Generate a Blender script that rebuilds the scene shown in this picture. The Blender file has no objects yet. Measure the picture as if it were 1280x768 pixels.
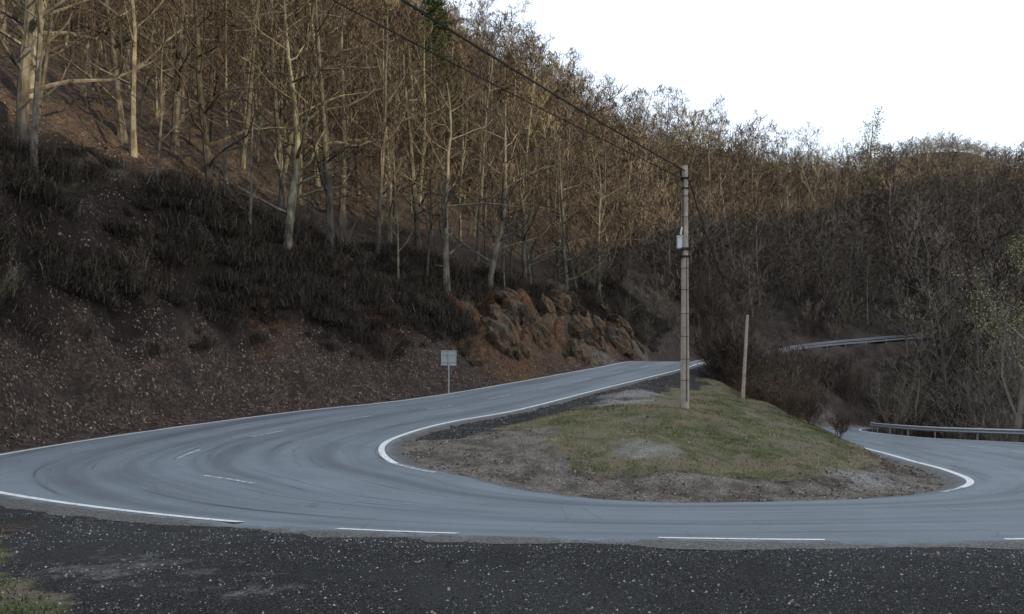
import bpy, math, random, bmesh
import numpy as np
from mathutils import Vector, kdtree
from mathutils import noise as mn

random.seed(7); np.random.seed(7)
scene = bpy.context.scene
COL = scene.collection
V = Vector

# ------------------------------------------------------------ helpers
def link(o, parent=None):
    COL.objects.link(o)
    if parent is not None: o.parent = parent
    return o
def empty(name, loc=(0,0,0)):
    e = bpy.data.objects.new(name, None); e.location = loc
    return link(e)
def mesh_obj(name, verts, faces, mats, parent=None, fm=None, smooth=False, attrs=None):
    me = bpy.data.meshes.new(name)
    me.from_pydata(verts, [], faces)
    for m in (mats if isinstance(mats, (list, tuple)) else [mats]): me.materials.append(m)
    if fm is not None: me.polygons.foreach_set("material_index", np.array(fm, dtype=np.int32))
    if smooth: me.polygons.foreach_set("use_smooth", np.ones(len(me.polygons), dtype=bool))
    if attrs:
        for k, a in attrs.items():
            at = me.attributes.new(k, 'FLOAT', 'POINT'); at.data.foreach_set("value", np.asarray(a, dtype=np.float32))
    me.update()
    return link(bpy.data.objects.new(name, me), parent)

def hsh(ix, iy, s):
    v = np.sin(ix*127.1+iy*311.7+s*74.7)*43758.5453
    return v-np.floor(v)
def vnoise(x, y, s=0):
    ix, iy = np.floor(x), np.floor(y); fx, fy = x-ix, y-iy
    fx = fx*fx*(3-2*fx); fy = fy*fy*(3-2*fy)
    a = hsh(ix, iy, s); b = hsh(ix+1, iy, s); c = hsh(ix, iy+1, s); d = hsh(ix+1, iy+1, s)
    return (a*(1-fx)+b*fx)*(1-fy)+(c*(1-fx)+d*fx)*fy
def fbm(x, y, s=0, o=4):
    r = 0; a = .5; t = 0
    for i in range(o):
        r = r+a*vnoise(x, y, s+i*13); t += a; x = x*2.03; y = y*2.03; a *= .5
    return r/t
def sstep(a, b, x):
    t = np.clip((x-a)/(b-a), 0, 1); return t*t*(3-2*t)

# ------------------------------------------------------------ materials
class NT:
    def __init__(s, name):
        s.m = bpy.data.materials.new(name); s.m.use_nodes = True
        s.n = s.m.node_tree.nodes; s.l = s.m.node_tree.links
        s.b = s.n["Principled BSDF"]
        s.b.inputs["Specular IOR Level"].default_value = .15
        s.b.inputs["Roughness"].default_value = .9
    def node(s, t, **kw):
        n = s.n.new(t)
        for k, v in kw.items(): setattr(n, k, v)
        return n
    def attr(s, name): 
        return s.node('ShaderNodeAttribute', attribute_name=name).outputs['Fac']
    def coord(s, scale=(1,1,1), kind='Object'):
        t = s.node('ShaderNodeTexCoord'); m = s.node('ShaderNodeMapping')
        m.inputs['Scale'].default_value = scale
        s.l.new(t.outputs[kind], m.inputs[0]); return m.outputs[0]
    def noise(s, scale, detail=4, rough=.6, vec=None):
        n = s.node('ShaderNodeTexNoise'); n.inputs['Scale'].default_value = scale
        n.inputs['Detail'].default_value = detail; n.inputs['Roughness'].default_value = rough
        s.l.new(vec if vec is not None else s.coord(), n.inputs['Vector']); return n.outputs['Fac']
    def voro(s, scale, vec=None, feature='F1', out='Distance'):
        n = s.node('ShaderNodeTexVoronoi', feature=feature); n.inputs['Scale'].default_value = scale
        s.l.new(vec if vec is not None else s.coord(), n.inputs['Vector']); return n.outputs[out]
    def ramp(s, fac, stops):
        n = s.node('ShaderNodeValToRGB'); e = n.color_ramp.elements
        while len(e) < len(stops): e.new(.5)
        for i, (p, c) in enumerate(stops):
            e[i].position = p
            e[i].color = (c, c, c, 1) if isinstance(c, (int, float)) else (*c, 1)
        s.l.new(fac, n.inputs[0]); return n.outputs[0]
    def mix(s, f, a, b, mode='MIX'):
        n = s.node('ShaderNodeMix', data_type='RGBA', blend_type=mode)
        for sock, v in ((n.inputs[0], f), (n.inputs[6], a), (n.inputs[7], b)):
            if isinstance(v, (int, float)): sock.default_value = v
            elif isinstance(v, tuple): sock.default_value = (*v, 1)
            else: s.l.new(v, sock)
        return n.outputs[2]
    def math(s, op, a, b=0.0, clamp=False):
        n = s.node('ShaderNodeMath', operation=op, use_clamp=clamp)
        for sock, v in ((n.inputs[0], a), (n.inputs[1], b)):
            if isinstance(v, (int, float)): sock.default_value = v
            else: s.l.new(v, sock)
        return n.outputs[0]
    def color(s, c):
        if isinstance(c, tuple): s.b.inputs['Base Color'].default_value = (*c, 1)
        else: s.l.new(c, s.b.inputs['Base Color'])
    def bump(s, h, strength=.5, dist=.05):
        n = s.node('ShaderNodeBump'); n.inputs['Strength'].default_value = strength; n.inputs['Distance'].default_value = dist
        s.l.new(h, n.inputs['Height']); s.l.new(n.outputs[0], s.b.inputs['Normal'])

def bark_mat(name, c1, c2, moss=None, lo=.5, plain=False):
    t = NT(name)
    if plain: col = tuple((a+b)/2 for a, b in zip(c1, c2))
    else:
        n = t.noise(3, 3, .7, t.coord((1,1,.35)))
        col = t.mix(t.ramp(n, [(.35, 0.0), (.65, 1.0)]), c1, c2)
        if moss: col = t.mix(t.ramp(t.noise(.9, 2), [(.5, 0.0), (.65, .7)]), col, moss)
    oi = t.node('ShaderNodeObjectInfo')
    v = t.ramp(oi.outputs['Random'], [(0, (lo,lo*.97,lo*.96)), (.6, (1,.98,.95)), (.85, (1.25,1.2,1.1)), (1, (1.15,1.25,.95))])
    col = t.mix(1.0, col, v, 'MULTIPLY')
    t.color(col); t.b.inputs['Specular IOR Level'].default_value = 0; t.b.inputs['Roughness'].default_value = 1; return t.m
def simple(name, c, rough=.8, metal=0, var=.25, scale=6):
    t = NT(name)
    n = t.ramp(t.noise(scale, 5, .65), [(.3, 1-var), (.7, 1+var*.5)])
    t.color(t.mix(1.0, c, n, 'MULTIPLY')); t.b.inputs['Roughness'].default_value = rough
    t.b.inputs['Metallic'].default_value = metal
    return t.m

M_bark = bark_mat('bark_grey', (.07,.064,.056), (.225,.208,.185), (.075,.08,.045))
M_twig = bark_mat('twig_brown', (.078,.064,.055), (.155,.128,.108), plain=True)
M_fbark = bark_mat('far_bark', (.10,.092,.084), (.25,.232,.208))  # paler than the near bark: distance haze put into the colour
M_ftwig = bark_mat('far_twig', (.125,.103,.09), (.225,.188,.158), plain=True)  # lighter than near twigs: haze and sunlit glow put into the colour
M_shrub = bark_mat('shrub_stem', (.066,.053,.047), (.14,.113,.097), plain=True)
M_pale = bark_mat('pale_stem', (.17,.155,.13), (.30,.275,.24))
M_ptwig = bark_mat('pale_twig', (.14,.124,.108), (.24,.215,.185), plain=True)

def attr_ramp_mat(name, stops, rough=.85):
    t = NT(name); t.color(t.ramp(t.attr('rnd'), stops)); t.b.inputs['Roughness'].default_value = rough
    return t.m
M_leaf = attr_ramp_mat('dead_leaves', [(0,(.035,.025,.02)),(.5,(.08,.055,.045)),(.85,(.16,.115,.093)),(1,(.34,.27,.225))])
M_grass = attr_ramp_mat('grass_blades', [(0,(.04,.06,.017)),(.35,(.085,.105,.033)),(.6,(.18,.165,.075)),(1,(.36,.30,.185))])
M_stone = attr_ramp_mat('gravel_stones', [(0,(.02,.02,.022)),(.55,(.07,.07,.074)),(.85,(.19,.19,.195)),(1,(.5,.5,.5))])
M_heath = attr_ramp_mat('heather_brush', [(0,(.022,.018,.016)),(.55,(.048,.040,.033)),(.85,(.09,.073,.056)),(1,(.15,.125,.092))])
M_bram = attr_ramp_mat('bramble_leaf', [(0,(.06,.035,.025)),(.6,(.13,.08,.058)),(1,(.22,.15,.11))])
M_willow = attr_ramp_mat('willow_leaves', [(0,(.20,.19,.09)),(.6,(.32,.30,.13)),(1,(.44,.40,.2))])
M_needle = attr_ramp_mat('pine_needles', [(0,(.015,.03,.012)),(1,(.05,.07,.025))])
M_ivy = attr_ramp_mat('ivy_leaves', [(0,(.03,.045,.015)),(1,(.09,.10,.035))])

# ------------------------------------------------------------ road stations (inner xyz, outer xyz)
ST = [((70,127,12),(68,133,12.2)), ((44,117,9.4),(41,123,9.6)), ((30,98,6.8),(25,101,6.9)),
 ((22,80,5.3),(17,83,5.4)), ((15.8,64,4.75),(10.5,67,4.95)), ((11.4,54,3.76),(5.8,57.5,3.95)),
 ((4.6,42,2.25),(-.5,47,2.6)), ((.34,34,1.29),(-5,39.5,1.72)), ((-2.3,29,.88),(-9.5,33.5,1.15)),
 ((-3.5,25,.57),(-12.8,26.5,.55)), ((-3.6,22,.37),(-13.6,21.5,.25)), ((-2.9,19.8,.12),(-13,17.5,.12)),
 ((-1.5,18.5,-.05),(-9.6,14.6,.04)), ((.2,17.5,-.32),(-5.9,12.2,0)), ((2.7,16.7,-.45),(-2.3,10.5,0)),
 ((5.2,16.7,-.45),(1.8,9.8,0)), ((8.1,17.5,-.47),(6,9.7,0)), ((10.3,18.9,-.47),(12,11,-.1)),
 ((12.2,21.2,-.47),(18.5,15,-.2)), ((13.6,25,-.5),(23.5,21.5,-.35)), ((14.8,29.5,-.56),(27,29,-.5)),
 ((16.6,36,-.65),(28.7,37,-.6)), ((18.9,46,-.75),(29,46,-.75)), ((20.6,54,-.85),(27.7,54,-.85)),
 ((23.2,64,-.9),(28.5,62.5,-.9)), ((26,73,-1),(31,71,-1)), ((32,86,-1.2),(37.5,82,-1.2)), ((50,104,-2),(54,98,-2))]
NS = len(ST); SUB = 20
IN = np.array([s[0] for s in ST], float); OUT = np.array([s[1] for s in ST], float)
def cr(P, u):
    u = np.clip(u, 0, NS-1-1e-6); i = np.floor(u).astype(int); f = (u-i)[:, None]
    g = lambda k: P[np.clip(k, 0, NS-1)]
    p0, p1, p2, p3 = g(i-1), g(i), g(i+1), g(i+2)
    return .5*((2*p1)+(-p0+p2)*f+(2*p0-5*p1+4*p2-p3)*f**2+(-p0+3*p1-3*p2+p3)*f**3)
U = np.linspace(0, NS-1, (NS-1)*SUB+1)
RI, RO = cr(IN, U), cr(OUT, U)
RN = RO-RI; RW = np.linalg.norm(RN[:, :2], axis=1); RN = RN/RW[:, None]
mid = (RI+RO)/2; ARC = np.concatenate([[0], np.cumsum(np.linalg.norm(np.diff(mid, axis=0), axis=1))])

EXT = .5
pts = []; pu = []; pf = []
for j in range(27):
    f = j/26
    P = RI-RN*EXT + (RW[:, None]+2*EXT)*f*RN
    pts.append(P); pu.append(U); pf.append(np.full(len(U), f))
pts = np.concatenate(pts); pu = np.concatenate(pu); pf = np.concatenate(pf)
kd = kdtree.KDTree(len(pts))
for i, p in enumerate(pts): kd.insert((p[0], p[1], 0), i)
kd.balance()

# ------------------------------------------------------------ terrain control points
C = []
for i in range(NS):
    n = (OUT[i]-IN[i]); n[2] = 0; n /= np.linalg.norm(n)
    C.append(OUT[i]+n*.6); C.append(IN[i]-n*.6); C.append((OUT[i]+IN[i])/2)
tops = {1:14.7, 2:12.7, 3:11.4, 4:10.1, 5:9.8, 6:9.6, 7:9.75, 8:10.5, 9:10.2, 10:9.5, 11:8.0}
for i, z in tops.items():
    n = (OUT[i]-IN[i]); n[2] = 0; n /= np.linalg.norm(n)
    for d, k in ((1.6, .03), (3.2, .38), (5.2, .82), (7, 1.0)):
        p = OUT[i]+n*d; C.append(np.array([p[0], p[1], OUT[i][2]+(z-OUT[i][2])*k]))
extra = [(-15.9,11.6,2.5),(-14,9,.8),(-10,9,.15),(-12,4,.3),(-6,6,.02),(0,6,0),(6,6,0),(12,5,-.1),(0,0,0),(-10,-3,.3),(10,-2,-.2),(0,-12,.3),
 (20,8,-.4),(26,14,-1),(34,24,-2.5),(-24,8,9),(-32,15,16),(-20,0,4),(-35,-10,12),
 (33,38,-2.5),(35,50,-4),(33,62,-3.5),(40,70,-4),(46,88,-4),(44,40,-4.5),(60,60,-3),(60,30,-5),(50,0,-4),(62,88,-3),
 (60,110,5),(75,110,6),(52,104,2),(40,100,3),
 (5.7,26.4,1.43),(3,22,.62),(6,20.5,.1),(9,23,.25),(1,24,.75),(0,21,.35),(10,28,.65),(8,32,1.6),(4,32,1.45),(12.5,48,2.76),(12.2,38,1.5),(11.9,33,.75),(12.2,27.5,.05),
 (8,40,2.2),(14.5,52,2.3),(18,62,2.2),(21,73,2.4),
 (-45,70,36),(-95,150,88),(-24,80,30),(-48,160,86),(-30,50,23),(-12,170,73),(-7,90,25),(23,190,62),(8,100,24),(48.5,210,65),(22,130,25),
 (87,240,64),(50,145,21),(70,150,22),(125,270,70),(180,300,69),(45,170,42),(80,190,44),(110,200,46),(145,228,52),(100,150,28),(0,130,48),
 (-12,230,66),(23,255,48),(60,290,48),(100,320,50),(140,350,52),(200,390,58),(-100,230,100),
 (100,420,45),(180,480,45),(260,440,50),(350,420,55),(200,560,45),(330,600,45),(450,520,50),(120,700,40),(300,800,40),(600,800,50),(-300,800,60),(0,800,40),
 (90,60,12),(100,110,20),(90,10,10),(110,60,30),(110,-10,22),(190,-25,63),(190,60,72),(192,138,78),(200,220,74),(185,-120,72),(150,-220,80),  # includes an out-of-view ridge, shaped to hold the low sun off the valley
 (60,-60,4),(0,-100,15),(-60,-60,25),(-120,0,60),(-120,60,80),(260,0,58),(260,150,62),(300,260,62),
 (-300,300,150),(-300,0,90),(-300,-300,60),(0,-300,50),(300,-300,50),(600,0,60),(600,600,60),(0,600,40),(-600,600,90),(-600,-300,60),(600,-300,50)]
C = np.array([tuple(c) for c in C]+extra, float)
S = 50.
D = np.sqrt(((C[:, None, :2]-C[None, :, :2])**2).sum(-1))/S
n = len(C); A = np.zeros((n+3, n+3)); A[:n, :n] = D-np.eye(n)*.002
A[:n, n] = 1; A[:n, n+1:] = C[:, :2]/S; A[n, :n] = 1; A[n+1:, :n] = C[:, :2].T/S
W = np.linalg.solve(A, np.concatenate([C[:, 2], [0,0,0]]))
def rbf(x, y):
    out = np.zeros(len(x))
    for a in range(0, len(x), 20000):
        xs, ys = x[a:a+20000], y[a:a+20000]
        d = np.sqrt((xs[:, None]-C[None, :, 0])**2+(ys[:, None]-C[None, :, 1])**2)/S
        out[a:a+20000] = d@W[:n]+W[n]+W[n+1]*xs/S+W[n+2]*ys/S
    return out

def axis(segs):
    out = []
    for a, b, st in segs: out += list(np.arange(a, b, st))
    return np.array(out+[segs[-1][1]])
gx = axis([(-700,-200,50),(-200,-60,7),(-60,-24,1.5),(-24,33,.27),(33,60,1.2),(60,220,6),(220,480,14),(480,700,40)])
gy = axis([(-500,-60,30),(-60,-4,4),(-4,4,.6),(4,64,.27),(64,130,.9),(130,320,5),(320,800,16)])
GX, GY = np.meshgrid(gx, gy); x, y = GX.ravel(), GY.ravel()
z = rbf(x, y)
dist = np.zeros(len(x)); gu = np.zeros(len(x)); gf = np.zeros(len(x)); rz = np.zeros(len(x))
for i in range(len(x)):
    if -50 < x[i] < 90 and -20 < y[i] < 150:
        co, idx, d = kd.find((x[i], y[i], 0)); dist[i] = d; gu[i] = pu[idx]; gf[i] = pf[idx]; rz[i] = pts[idx][2]
    else: dist[i] = 99
left = (gf > .5) & (gu < 12.4)
inner = (gf <= .5) & (dist < 90)
fbase = (gf > .5) & (gu >= 11.9) & (gu < 18) & (dist < 90)
def blob(cx, cy, r): return np.exp(-(((x-cx)**2+(y-cy)**2)/r**2))
m_orange = np.clip(blob(-1.5, 52.5, 4.4)+blob(-11.5, 37, 2.2)*.5+blob(2, 60, 4)+blob(7, 68, 3.6)*.85+blob(-7,43.5,1.8)*.5, 0, 1)
m_rock = np.clip(blob(6, 65.5, 4)+blob(10,77,4)+blob(3, 60.5, 3)*.9+blob(-17.5,24,1.5)*.7+blob(0,55,2.4)*.7, 0, 1)
rough = np.where(left, sstep(1, 3, dist)*(1-.5*sstep(9, 16, dist)), 0)
z = z + rough*((fbm(x*.45, y*.45, 3, 5)-.5)*3.0 + (fbm(x*1.3, y*1.3, 9, 4)-.5)*1.3)
ridg = 1-2*np.abs(fbm(x*.55+y*.2, y*.55, 91, 4)-.5)
z = z + rough*m_rock*((ridg-.8)*6+(np.floor(fbm(x*.9, y*.9, 93, 3)*8)/8-.5)*3.4)
z = z + np.where(inner, sstep(.5, 2, dist)*((fbm(x*.5, y*.5, 5)-.5)*.5+(fbm(x*2.5, y*2.5, 8, 3)-.5)*.14), 0)
z = z + np.where(fbase, (fbm(x*1.1, y*1.1, 15, 4)-.5)*.07, 0)
far = sstep(110, 170, y)
z = z + far*(fbm(x*.03, y*.03, 21, 4)-.5)*7
z = z + 142*np.exp(-(((x-318)/135)**2+((y-600)/120)**2))
near = dist < 90
din = np.maximum(dist-.28, 0)
w = sstep(0, 1.5, din)
coarse = np.where((y > 62) | (x > 32), .22, 0)
z = np.where(near, np.where(dist < .3, rz-.05-coarse, (rz-.03)*(1-w)+z*w), z)
TZ = z.reshape(GX.shape); DG = dist.reshape(GX.shape); UG = gu.reshape(GX.shape); FG = gf.reshape(GX.shape)
def H(xq, yq, arr=TZ):
    xq = np.atleast_1d(np.asarray(xq, float)); yq = np.atleast_1d(np.asarray(yq, float))
    i = np.clip(np.searchsorted(gx, xq)-1, 0, len(gx)-2); j = np.clip(np.searchsorted(gy, yq)-1, 0, len(gy)-2)
    fx = (xq-gx[i])/(gx[i+1]-gx[i]); fy = (yq-gy[j])/(gy[j+1]-gy[j])
    return (arr[j, i]*(1-fx)+arr[j, i+1]*fx)*(1-fy)+(arr[j+1, i]*(1-fx)+arr[j+1, i+1]*fx)*fy
def h1(a, b): return float(H(a, b)[0])
def near_idx(arr, xq, yq):
    i = np.clip(np.searchsorted(gx, xq), 0, len(gx)-1); j = np.clip(np.searchsorted(gy, yq), 0, len(gy)-1)
    return arr[j, i]
nz = fbm(x*.6, y*.6, 31, 4)-.5
m_layby = np.where(fbase & (dist < 25), 1-sstep(-.5, .5, (-x-5.4)+nz*3-(y-7)*.5), 0.)
m_layby = np.where((y < 9) & (x > -14) & (x < 30) & (dist < 40) & (~left), np.maximum(m_layby, 1-sstep(-.6,.6,(-x-4.1)+nz*3)), m_layby)
m_layby = np.where((y < 9.2) & (x < -3.4) & (x > -14), m_layby*(1-sstep(-.4,.4,(-x-4.2)+nz*3-(y-7)*.8)), m_layby)
pad = np.where(inner & (gu > 4.5) & (gu < 9.3), 1-sstep(.6, 1.6, dist-.6+nz*2.4-np.clip(2.0-abs(gu-6.8)*.8, 0, 2)), 0.)
m_bank = np.where(left, sstep(2.0, 3.6, dist+nz*2)*(1-sstep(8, 10, dist+nz*3)), 0.)
m_grass = np.where(inner, sstep(1.0, 2.6, dist+nz*2.5)*(1-sstep(0,1,(y-56)/6)), 0.)*(1-pad)
m_grass = np.maximum(m_grass, np.where((x < -3) & (y < 10.2) & (x > -14), .9*(1-m_layby), 0))
m_grass = np.maximum(m_grass, np.where(left, np.exp(-((dist-8)/1.3)**2)*sstep(-6,-14,x)*.5, 0))
ww_ = np.interp(gu, [8, 9, 12, 13.5, 15, 17, 20], [0, 4.2, 3.8, 2.0, 1.4, 1.5, .8])
m_dirt = np.where(inner & (gu > 8), 1-sstep(ww_-1.0, ww_+1.4, dist+nz*3.6), 0.)
m_grass = m_grass*(1-.75*m_dirt)
m_pale = np.clip(blob(3.9, 31, 1.5)+blob(5.0,33.5,1.5)+blob(3.6,20.8,1.6)*.7+blob(8.8,20.2,1.4)*.8+blob(5.6,38,2.0), 0, 1)*np.where(inner, 1, 0)
m_pale = np.maximum(m_pale, np.where(fbase, .5*blob(-4.2, 8.2, 1.4)+.4*blob(-2.2,7.2,1.0), 0))
m_forest = np.where(y > 95, 1., 0.)

t = NT('ground_soil')
fine = t.noise(14, 6, .75); medn = t.noise(1.3, 5, .65); big = t.noise(.25, 4, .6)
vcell = t.voro(11, out='Color'); vbw = t.node('ShaderNodeRGBToBW'); t.l.new(vcell, vbw.inputs[0])
litter = t.mix(t.ramp(vbw.outputs[0], [(.2, 0.0), (.8, 1.0)]), (.034,.026,.022), (.11,.081,.067))
litter = t.mix(t.ramp(medn, [(.4, 0.0), (.62, .75)]), litter, (.031,.025,.021))
soil = t.mix(t.ramp(fine, [(.35, 0.0), (.7, 1.0)]), (.012,.010,.009), (.042,.032,.027))
soil = t.mix(t.ramp(medn, [(.5, 0.0), (.64, .45)]), soil, litter)
def amask(name, lo=.35, hi=.6, amp=.7):
    s = t.math('ADD', t.attr(name), t.math('MULTIPLY', t.math('SUBTRACT', t.noise(2.2, 5, .7), .5), amp))
    return t.ramp(s, [(lo, 0.0), (hi, 1.0)])
col = t.mix(t.ramp(t.attr('m_bank'), [(.2,0.0),(.7,1.0)]), litter, soil)
rock = t.mix(t.ramp(t.noise(3.5, 6, .7), [(.35, 0.0), (.65, 1.0)]), (.035,.03,.026), (.24,.205,.16))
col = t.mix(amask('m_rock', .4, .6, 1.5), col, rock)
orange = t.mix(t.ramp(t.noise(4,6,.75),[(.35,0.0),(.65,1.0)]), (.045,.026,.017), (.24,.125,.058))
col = t.mix(t.math('MULTIPLY', amask('m_orange', .35, .8, 1.8), .85), col, orange)
grass = t.mix(t.ramp(fine, [(.35, 0.0), (.65, 1.0)]), (.04,.05,.02), (.115,.125,.05))
grass = t.mix(t.ramp(t.noise(.9, 5, .7), [(.42, 0.0), (.56, .9)]), grass, t.mix(fine, (.075,.062,.044), (.27,.225,.16)))
col = t.mix(amask('m_grass'), col, grass)
dirt = t.mix(t.ramp(t.noise(22, 5, .75), [(.38, 0.0), (.66, 1.0)]), (.06,.052,.045), (.36,.32,.28))
dirt = t.mix(t.ramp(medn, [(.42, 0.0), (.6, .85)]), dirt, (.075,.067,.05))
col = t.mix(amask('m_dirt', .35, .65, 1.0), col, dirt)
gr = t.ramp(t.voro(38), [(.0, .085), (.32, .034), (.7, .014)])
spk = t.ramp(t.noise(55, 3, .6), [(.57, 0.0), (.68, .7)])
gravel = t.mix(spk, gr, (.19,.195,.20))
gravel = t.mix(t.ramp(big, [(.45, 0.0), (.62, .5)]), gravel, t.mix(fine, (.018,.018,.02), (.10,.10,.10)))
col = t.mix(amask('m_layby'), col, gravel)
col = t.mix(t.math('MULTIPLY', amask('m_pale', .4, .8, 1.1), .8), col, t.mix(t.ramp(t.noise(25,4,.8),[(.4,0.0),(.6,1.0)]), (.08,.078,.075), (.46,.44,.42)))
fcol = t.mix(t.ramp(t.noise(.35, 10, .85), [(.38, 0.0), (.62, 1.0)]), (.022,.018,.016), (.10,.079,.064))
col = t.mix(t.attr('m_forest'), col, fcol)
t.color(col); t.bump(t.math('ADD', fine, t.math('MULTIPLY', t.voro(30), .6)), .9, .05)
M_ground = t.m

ny, nx = GX.shape
idx = np.arange(nx*ny).reshape(ny, nx)
F = np.stack([idx[:-1, :-1], idx[:-1, 1:], idx[1:, 1:], idx[1:, :-1]], -1).reshape(-1, 4)
mesh_obj('ground_terrain', np.stack([x, y, z], 1).tolist(), F.tolist(), M_ground, smooth=True,
  attrs=dict(m_layby=np.maximum(m_layby, pad), m_bank=m_bank, m_grass=m_grass, m_dirt=m_dirt*(1-pad), m_orange=m_orange, m_rock=m_rock, m_forest=m_forest, m_pale=m_pale))

# ------------------------------------------------------------ road
t = NT('asphalt')
cmb = t.node('ShaderNodeCombineXYZ'); t.l.new(t.attr('across'), cmb.inputs[0]); t.l.new(t.attr('along'), cmb.inputs[1])
def rvec(sx, sy):
    m = t.node('ShaderNodeMapping'); m.inputs['Scale'].default_value = (sx, sy, 1); t.l.new(cmb.outputs[0], m.inputs[0]); return m.outputs[0]
base = t.mix(t.ramp(t.noise(60, 4, .8), [(.35, 0.0), (.7, 1.0)]), (.09,.108,.126), (.25,.286,.325))  # the sky's blue cast is put into the asphalt colour
base = t.mix(t.ramp(t.noise(.5, 5, .6), [(.4, 0.0), (.62, .6)]), base, (.13,.15,.17))
tr = t.ramp(t.noise(1.0, 4, .55, rvec(1.1, .05)), [(.36, .62), (.5, 1.0), (.62, 1.17)])
base = t.mix(.8, base, tr, 'MULTIPLY')
skid = t.ramp(t.noise(1.0, 3, .5, rvec(3.3, .11)), [(.62, 1.0), (.66, .45), (.69, .55), (.72, 1.0)])
base = t.mix(.8, base, skid, 'MULTIPLY')
skid2 = t.ramp(t.noise(1.0, 2, .5, rvec(4.5, .07)), [(.30, .52), (.335, 1.0)])
base = t.mix(.72, base, skid2, 'MULTIPLY')
crk = t.voro(.55, t.coord((1,1,1)), 'DISTANCE_TO_EDGE')
base = t.mix(t.ramp(crk, [(.003, .3), (.009, 0.0)]), base, (.05,.05,.052))
ed = t.math('ADD', t.attr('edge'), t.math('MULTIPLY', t.math('SUBTRACT', t.noise(3, 5, .7), .5), .9))
base = t.mix(t.ramp(ed, [(.45, 0.0), (.75, .95)]), base, t.mix(t.ramp(t.noise(30, 4, .8), [(.4,0.0),(.65,1.0)]), (.022,.022,.022), (.19,.18,.165)))
t.color(base); t.b.inputs['Roughness'].default_value = .72; t.b.inputs['Specular IOR Level'].default_value = .35
t.bump(t.noise(90, 3, .7), .5, .01)
M_road = t.m
NA = 30; verts = []; ac = []; al = []; eg = []
for j in range(NA+1):
    f = j/NA
    e0 = .62 + (fbm(ARC*1.3, ARC*0+3, 41)-.5)*.5; e1 = EXT + .05+(fbm(ARC*1.5, ARC*0+7, 43)-.5)*1.0
    a = -e0+(RW+e0+e1)*f
    P = (RI+RN*a[:, None]).copy()
    if j in (0, NA): P[:, 2] -= .05
    verts.append(P); ac.append(a); al.append(ARC); eg.append(np.clip(1-np.minimum(a+.55, RW+.5-a)/.8, 0, 1))
verts = np.stack(verts, 1).reshape(-1, 3); stk = lambda q: np.stack(q, 1).ravel()
ns = len(U); idx = np.arange(ns*(NA+1)).reshape(ns, NA+1)
F = np.stack([idx[:-1, :-1], idx[1:, :-1], idx[1:, 1:], idx[:-1, 1:]], -1).reshape(-1, 4)
road = mesh_obj('asphalt_road', verts.tolist(), F.tolist(), M_road, smooth=True, attrs=dict(across=stk(ac), along=stk(al), edge=stk(eg)))
if road.data.polygons[len(F)//2].normal.z < 0: road.data.flip_normals()

def paint_mat(name, lo, hi):
    t = NT(name)
    wv = t.ramp(t.noise(9, 6, .8), [(lo, 0.0), (hi, 1.0)])
    t.color(t.mix(wv, (.19,.205,.22), t.mix(t.noise(3, 4), (.62,.63,.63), (.82,.82,.8)))); t.b.inputs['Roughness'].default_value = .6
    return t.m
M_paint = paint_mat('road_paint', .37, .46); M_worn = paint_mat('worn_paint', .46, .60)
marks_v = []; marks_f = []; marks_m = []
def strip(u0, u1, frac, wd, mat):
    k0, k1 = int(round(u0*SUB)), int(round(u1*SUB))
    if k1 <= k0: return
    b = len(marks_v)
    for k in range(k0, k1+1):
        c = RI[k]+RN[k]*RW[k]*frac
        tg = mid[min(k+1, ns-1)]-mid[max(k-1, 0)]; tg[2] = 0; tg /= np.linalg.norm(tg)
        s = abs(tg[0]*RN[k][1]-tg[1]*RN[k][0]); ww = wd/max(s, .5)
        for q in (-ww/2, ww/2):
            p = c+RN[k]*q; marks_v.append((p[0], p[1], p[2]+.006))
    for k in range(k1-k0):
        marks_f.append((b+2*k, b+2*k+1, b+2*k+3, b+2*k+2)); marks_m.append(mat)
strip(1, 11.0, 0, .17, 0); strip(11.0, 11.8, 0, .15, 1); strip(16.9, 17.4, 0, .16, 1); strip(17.4, 26.5, 0, .18, 0)
strip(1, 13.6, 1, .15, 0); strip(14.0, 14.4, 1, .12, 0); strip(15, 15.5, 1, .12, 0); strip(16, 16.5, 1, .12, 0); strip(17, 17.4, 1, .12, 0); strip(18, 26.5, 1, .15, 0)
s0 = 0
while s0 < ARC[-1]-3:
    k0 = np.searchsorted(ARC, s0); k1 = np.searchsorted(ARC, s0+1.8)
    u0, u1 = U[k0], U[min(k1, ns-1)]
    if 2 < u0 < 11.8 or 18 < u0 < 26: strip(u0, u1, .5, .11, 1)
    s0 += 5.2
mk = mesh_obj('road_markings', marks_v, marks_f, [M_paint, M_worn], fm=marks_m)

# ------------------------------------------------------------ generic solids
def tube(g, P, R, k, mat):
    vs, fs, ms = g; b = len(vs); m = len(P)
    for i in range(m):
        d = (P[min(i+1, m-1)]-P[max(i-1, 0)])
        a = V((0,0,1)) if abs(d.z) < .8*d.length else V((1,0,0))
        s = d.cross(a).normalized(); q = s.cross(d).normalized(); r = R[i]
        if k == 2:
            vs.append(tuple(P[i]+s*r)); vs.append(tuple(P[i]-s*r))
        else:
            for j in range(k):
                an = 2*math.pi*j/k; vs.append(tuple(P[i]+(s*math.cos(an)+q*math.sin(an))*r))
    for i in range(m-1):
        if k == 2: fs.append((b+2*i, b+2*i+1, b+2*i+3, b+2*i+2)); ms.append(mat)
        else:
            for j in range(k):
                j2 = (j+1) % k; fs.append((b+i*k+j, b+i*k+j2, b+(i+1)*k+j2, b+(i+1)*k+j)); ms.append(mat)
def cap(g, k, mat):
    vs, fs, ms = g; fs.append(tuple(range(len(vs)-k, len(vs)))); ms.append(mat)
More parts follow.
